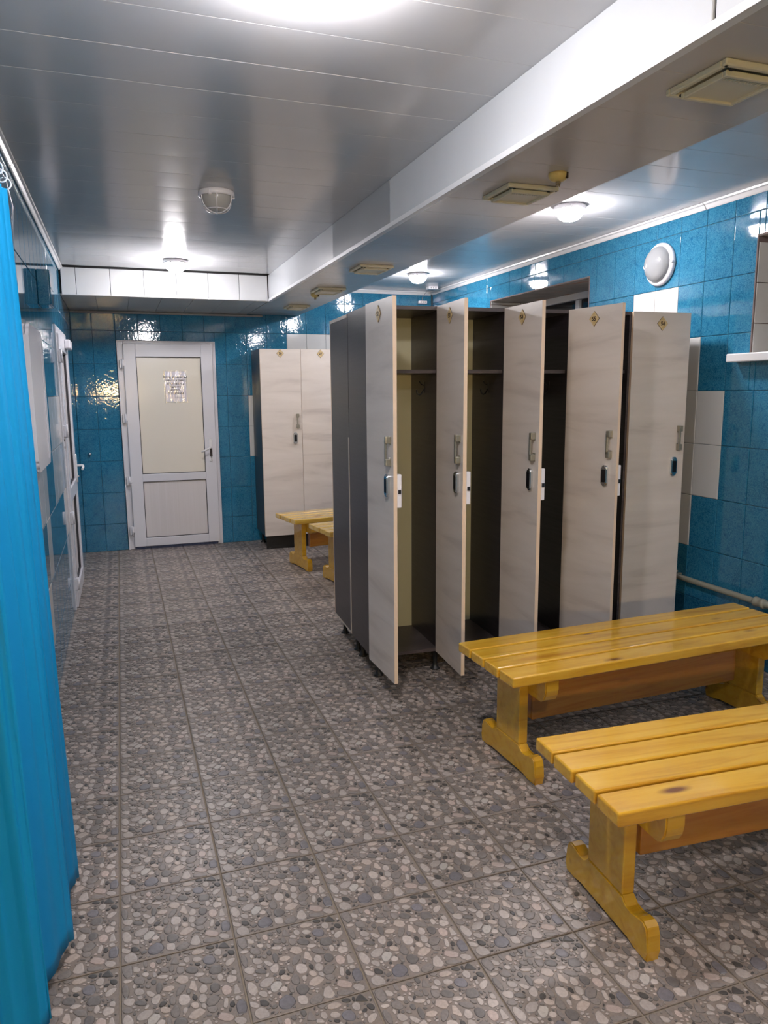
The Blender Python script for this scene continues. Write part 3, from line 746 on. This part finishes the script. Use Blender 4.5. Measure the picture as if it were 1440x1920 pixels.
# round wall light on right wall (unlit)
wl = empty('wall_lamp', (XR, 3.895, 2.252), label='round unlit opal dome lamp with white rim on the blue right wall', cat='wall lamp')
RM = Matrix.Rotation(-PI/2, 4, 'Y')
bm = BM(); lathe(bm, [(0, 0.0), (.122, 0), (.126, .006), (.126, .020), (.118, .030), (.106, .031), (.103, .022), (0, .022)], 48, mtx=RM)
for s in (-1, 1): box(bm, -.036, -.010, s*.124-.008, s*.124+.008, -.007, .007, bev=.003)
obj('lamp_rim', bm, M_WPLAST, wl)
bm = BM(); lathe(bm, [(.106, .022)]+[(.106*math.cos(t), .028+.062*math.sin(t)) for t in [PI/2*k/14 for k in range(14)]]+[(0, .09)], 48, mtx=RM); obj('opal_dome', bm, M_OPAL, wl)

# ------------------------------------------------------------ beam vents and detectors
def vent(x, y, sx, sy, label, tiltx=0.0):
    root = empty('ceiling_vent', (x, y, ZB), label=label, cat='vent')
    bm = BM(); a, b = sx/2, sy/2; f = .016
    for (c, d, e, g_) in ((-a, a, -b, -b+f), (-a, a, b-f, b), (-a, -a+f, -b+f, b-f), (a-f, a, -b+f, b-f)): box(bm, c, d, e, g_, -.016, -.0005, bev=.003)
    box(bm, -a+.004, a-.004, -b+.004, b-.004, -.006, -.001); obj('vent_frame', bm, M_VENT, root)
    bm = BM(); a2, b2 = a-.026, b-.026
    for (c, d, e, g_) in ((-a2, a2, -b2, -b2+.012), (-a2, a2, b2-.012, b2), (-a2, -a2+.012, -b2+.012, b2-.012), (a2-.012, a2, -b2+.012, b2-.012)): box(bm, c, d, e, g_, -.028, -.014, bev=.002)
    box(bm, -a2+.010, a2-.010, -b2+.010, b2-.010, -.022, -.017)
    o = obj('vent_lid', bm, M_VENT, root)
    bm = BM()
    for k in range(14):
        xx = -a2+.018+k*(2*a2-.036)/13; box(bm, xx-.0016, xx+.0016, -b2+.016, -b2+.030, -.0265, -.0215)
    obj('vent_ribs', bm, M_VENT, root)
    for sx_ in (-1, 1):
        for sy_ in (-1, 1):
            bm = BM(); box(bm, sx_*a2*.9-.004, sx_*a2*.9+.004, sy_*(b2+.006)-.003, sy_*(b2+.006)+.003, -.018, -.013); obj('clip', bm, M_DARK, root)
        bm = BM(); box(bm, sx_*(a-.008)-.003, sx_*(a-.008)+.003, -b+.006, -b+.012, -.0168, -.0155); obj('screw', bm, M_DARK, root)
    return root
vent(1.462, 1.578, .212, .205, 'large cream square vent on the beam at the right edge of the picture')
vent(1.492, 2.655, .212, .215, 'cream square vent on the beam beside the yellowed detector nearest the camera')
vent(1.508, 4.50, .212, .24, 'cream square vent on the beam with a gaping lid, above locker 52')
vent(1.515, 5.53, .212, .24, 'small cream vent on the beam beside the far yellowed detector')
vent(1.535, 6.66, .190, .24, 'farthest tiny cream vent on the beam near the blue back wall')
def detector(x, y, label):
    root = empty('smoke_detector', (x, y, ZB), label=label, cat='detector')
    bm = BM(); lathe(bm, [(0, 0), (.034, 0), (.035, -.004), (.034, -.013), (.026, -.024), (.012, -.028), (0, -.028)], 28); obj('detector_body', bm, M_YELLOW, root)
    bm = BM(); tube(bm, [(0, 0, -.027), (0, 0, -.036)], .009, 14)
    for a in (0, 2.1, 4.2): tube(bm, [(.006*math.cos(a), .006*math.sin(a), -.034), (.006*math.cos(a), .006*math.sin(a), -.044)], .0022, 6)
    obj('sensor_tip', bm, mat('brownish_tip', (.30, .22, .12), .4), root)
    bm = BM(); box(bm, .012, .020, -.0325, -.026, -.022, -.002); obj('side_slot', bm, M_BROWN, root)
detector(1.50, 2.40, 'yellowed detector on the beam nearest the camera, with stubby brown tip')
detector(1.485, 5.80, 'small far yellowed detector on the beam near the back wall')

# ------------------------------------------------------------ pipe along right wall
pr = empty('heating_pipe', (3.125, 4.0, 0), label='beige painted pipe running low along the blue right wall', cat='pipe')
bm = BM(); tube(bm, [(0, -2.6, .385), (0, -1.05, .385), (0, -.95, .384), (0, 3.3, .378)], .0165, 16); obj('pipe_run', bm, M_PIPE, pr)
bm = BM(); lathe(bm, [(0, -.035), (.0235, -.035), (.0265, -.03), (.0265, -.016), (.0235, -.012), (.0235, .012), (.0265, .016), (.0265, .03), (.0235, .035), (0, .035)], 20, mtx=Matrix.Translation((0, -1.075, .385)) @ Matrix.Rotation(PI/2, 4, 'X')); obj('coupling', bm, M_PIPE, pr)
for y in (-.42, 1.4, 2.9):
    bm = BM(); box(bm, .0165, .055, y-.008, y+.008, .377, .393); tube(bm, [(.0195*math.cos(2*PI*k/20), y, .385+.0195*math.sin(2*PI*k/20)) for k in range(20)], .004, 6, closed=True); box(bm, .004, .024, y-.009, y+.009, .402, .412); obj('pipe_clip', bm, M_PIPE, pr)

# ------------------------------------------------------------ curtain, wire
import bisect
path = [(-.335, 1.655), (-.300, 1.668), (-.262, 1.680), (-.240, 1.700), (-.246, 1.725), (-.285, 1.775), (-.292, 1.81), (-.262, 1.850), (-.222, 1.925), (-.204, 1.975), (-.212, 2.0), (-.240, 2.06), (-.244, 2.10), (-.224, 2.17), (-.207, 2.255), (-.212, 2.29), (-.25, 2.33), (-.30, 2.35)]
def catmull(P, n):
    out = []
    for i in range(len(P)-1):
        p0, p1, p2, p3 = P[max(i-1, 0)], P[i], P[i+1], P[min(i+2, len(P)-1)]
        for k in range(n):
            t = k/n; out.append(tuple(.5*((2*b)+(-a+c)*t+(2*a-5*b+4*c-d)*t*t+(-a+3*b-3*c+d)*t**3) for a, b, c, d in zip(p0, p1, p2, p3)))
    out.append(P[-1]); return out
pp = catmull(path, 7); NZ = 46
ct = empty('shower_curtain', (-.25, 2.0, .05), label='turquoise cloth curtain bunched in long folds on the left', cat='curtain')
bm = BM(); rows = []
for j in range(NZ+1):
    t = j/NZ; row = []
    for i, (x, y) in enumerate(pp):
        z = .045+(2.03-.045)*t+.012*math.sin(i*.35)*(1-t)
        # folds tighten toward the wire, plus small pleats
        xc = -.245; k = 1-.30*t
        px = xc+(x-xc)*k-.034*t+.011*(abs(((i*.21+t*.25) % 1)*2-1)-.5)*(.6+.6*t)+.004*math.sin(i*2.3)*t
        py = y+.004*math.sin(i*.7+t*5)+.010*math.sin(t*3+i*.12)*(1-t)
        row.append(bm.verts.new((px+.25, py-2.0, z-.05)))
    rows.append(row)
for a, b in zip(rows, rows[1:]):
    for k in range(len(a)-1): f = bm.faces.new([a[k], a[k+1], b[k+1], b[k]]); f.smooth = True
co = obj('curtain_cloth', bm, M_CLOTH, ct)
sm = co.modifiers.new('thick', 'SOLIDIFY'); sm.thickness = .0012; sm.offset = 0
M_CLEAR = mat('clear_plastic_hook', (.75, .80, .85), .1)
for k in range(9):
    y = 1.70+k*.075; bm = BM(); tube(bm, [(.014*math.cos(2*PI*i/18), 0, .015*math.sin(2*PI*i/18)) for i in range(18)], .0022, 6, closed=True)
    obj('curtain_ring', bm, M_CLEAR, ct, (.0, y-2.0, 2.052-.05))
bm = BM(); tube(bm, [(0, -1.8, 2.016), (0, -.8, 2.014), (0, .32, 2.0155), (-.018, .6, 2.01), (-.124, 1.5, 1.99)], .0022, 6)
o = obj('curtain_wire', bm, mat('steel_wire', (.6, .62, .65), .3, .6), ct)
o['label'] = 'thin steel wire'

# ------------------------------------------------------------ things on the left wall
wc = empty('wall_cabinet', (XL, 3.78, 1.145), label='tall white glossy rounded cover mounted on the left wall beside the curtain', cat='cabinet')
bm = BM(); prism(bm, rrect(.66, .60, .03, 5, 0.0, .345), .0005, .018, 'x', bev=.005, seg=3); obj('back_shell', bm, M_WPLAST, wc)
bm = BM(); prism(bm, rrect(.60, .62, .05, 6, -.05, .335), .018, .043, 'x', bev=.012, seg=4); obj('front_cover', bm, M_WPLAST, wc)
bm = BM(); box(bm, .043, .047, .12, .135, .05, .60, bev=.0015); obj('cover_rib', bm, M_WPLAST, wc)
for o in wc.children:
    for p in o.data.polygons: p.use_smooth = False
bb = empty('junction_box', (XL, 4.60, 1.975), label='small blue box high on the left wall', cat='box')
bm = BM(); box(bm, .0005, .060, -.10, .10, 0, .185, bev=.004, seg=2); obj('box_body', bm, M_BLUE_L, bb)
bm = BM(); box(bm, .0605, .066, -.098, .098, .002, .183, bev=.002); box(bm, .066, .0675, -.08, .08, .088, .094); obj('box_lid', bm, M_BLUE_L, bb)
hk = empty('wall_hook', (-.285, YB-.0005, .941), label='tiny chrome hook on the blue back wall left of the door', cat='hook')
bm = BM(); lathe(bm, [(0, 0), (.014, 0), (.015, .004), (.008, .008), (.007, .018), (.013, .024), (.013, .032), (0, .036)], 18, mtx=Matrix.Rotation(PI/2, 4, 'X')); obj('hook_knob', bm, M_CHROME, hk)
# small cable boxes at the back right corner
def cbox(x, y, z, label, w=.09, d=.04, h=.03, wall=False):
    root = empty('cable_box', (x, y, z), label=label, cat='cable box')
    bm = BM(); box(bm, -w/2, w/2, -d/2, d/2, -h/2, h/2, bev=.004, seg=2); obj('box_body', bm, M_WPLAST, root)
    bm = BM()
    for k in (-1, 0, 1): box(bm, k*.024-.006, k*.024+.006, -d/2-.003, -d/2+.001, -.007, .007)
    obj('terminal', bm, M_OFFGL, root)
    return root
cbox(3.02, 7.10, ZR-.0152, 'tiny white connector box on the ceiling in the back right corner', .10, .08)
cbox(3.07, 7.47, 2.42, 'tiny white connector box on the back wall under the corner cornice', .09, .04)
bm = BM(); tube(bm, [(3.02, 7.145, 2.512), (3.03, 7.25, 2.508), (3.05, 7.40, 2.475), (3.06, 7.455, 2.46), (3.065, 7.46, 2.436)], .003, 6)
tag(obj('cable', bm, M_OFFGL), 'thin grey cable linking the two small connector boxes in the back right corner', 'cable')

# ------------------------------------------------------------ small lit window behind the camera (seen mirrored in the glazed tiles)
M_WARM = mat('warm_lit_pane', (.9, .7, .4), .4, emit=(1, .68, .30), estr=40)
w3 = empty('window_3', (-.36, YF, 1.43), kind='structure')
bm = BM()
for a, b, c, d in ((-.46, .46, 0, .03), (-.46, .46, .14, .17), (-.46, -.42, .03, .14), (.42, .46, .03, .14), (-.16, -.12, .03, .14), (.12, .16, .03, .14)): box(bm, a, b, -.10, -.02, c, d)
obj('window_frame', bm, M_TRIM, w3)
for a, b in ((-.42, -.16), (-.12, .12), (.16, .42)):
    bm = BM(); box(bm, a, b, -.07, -.06, .03, .14); obj('pane', bm, M_WARM, w3)
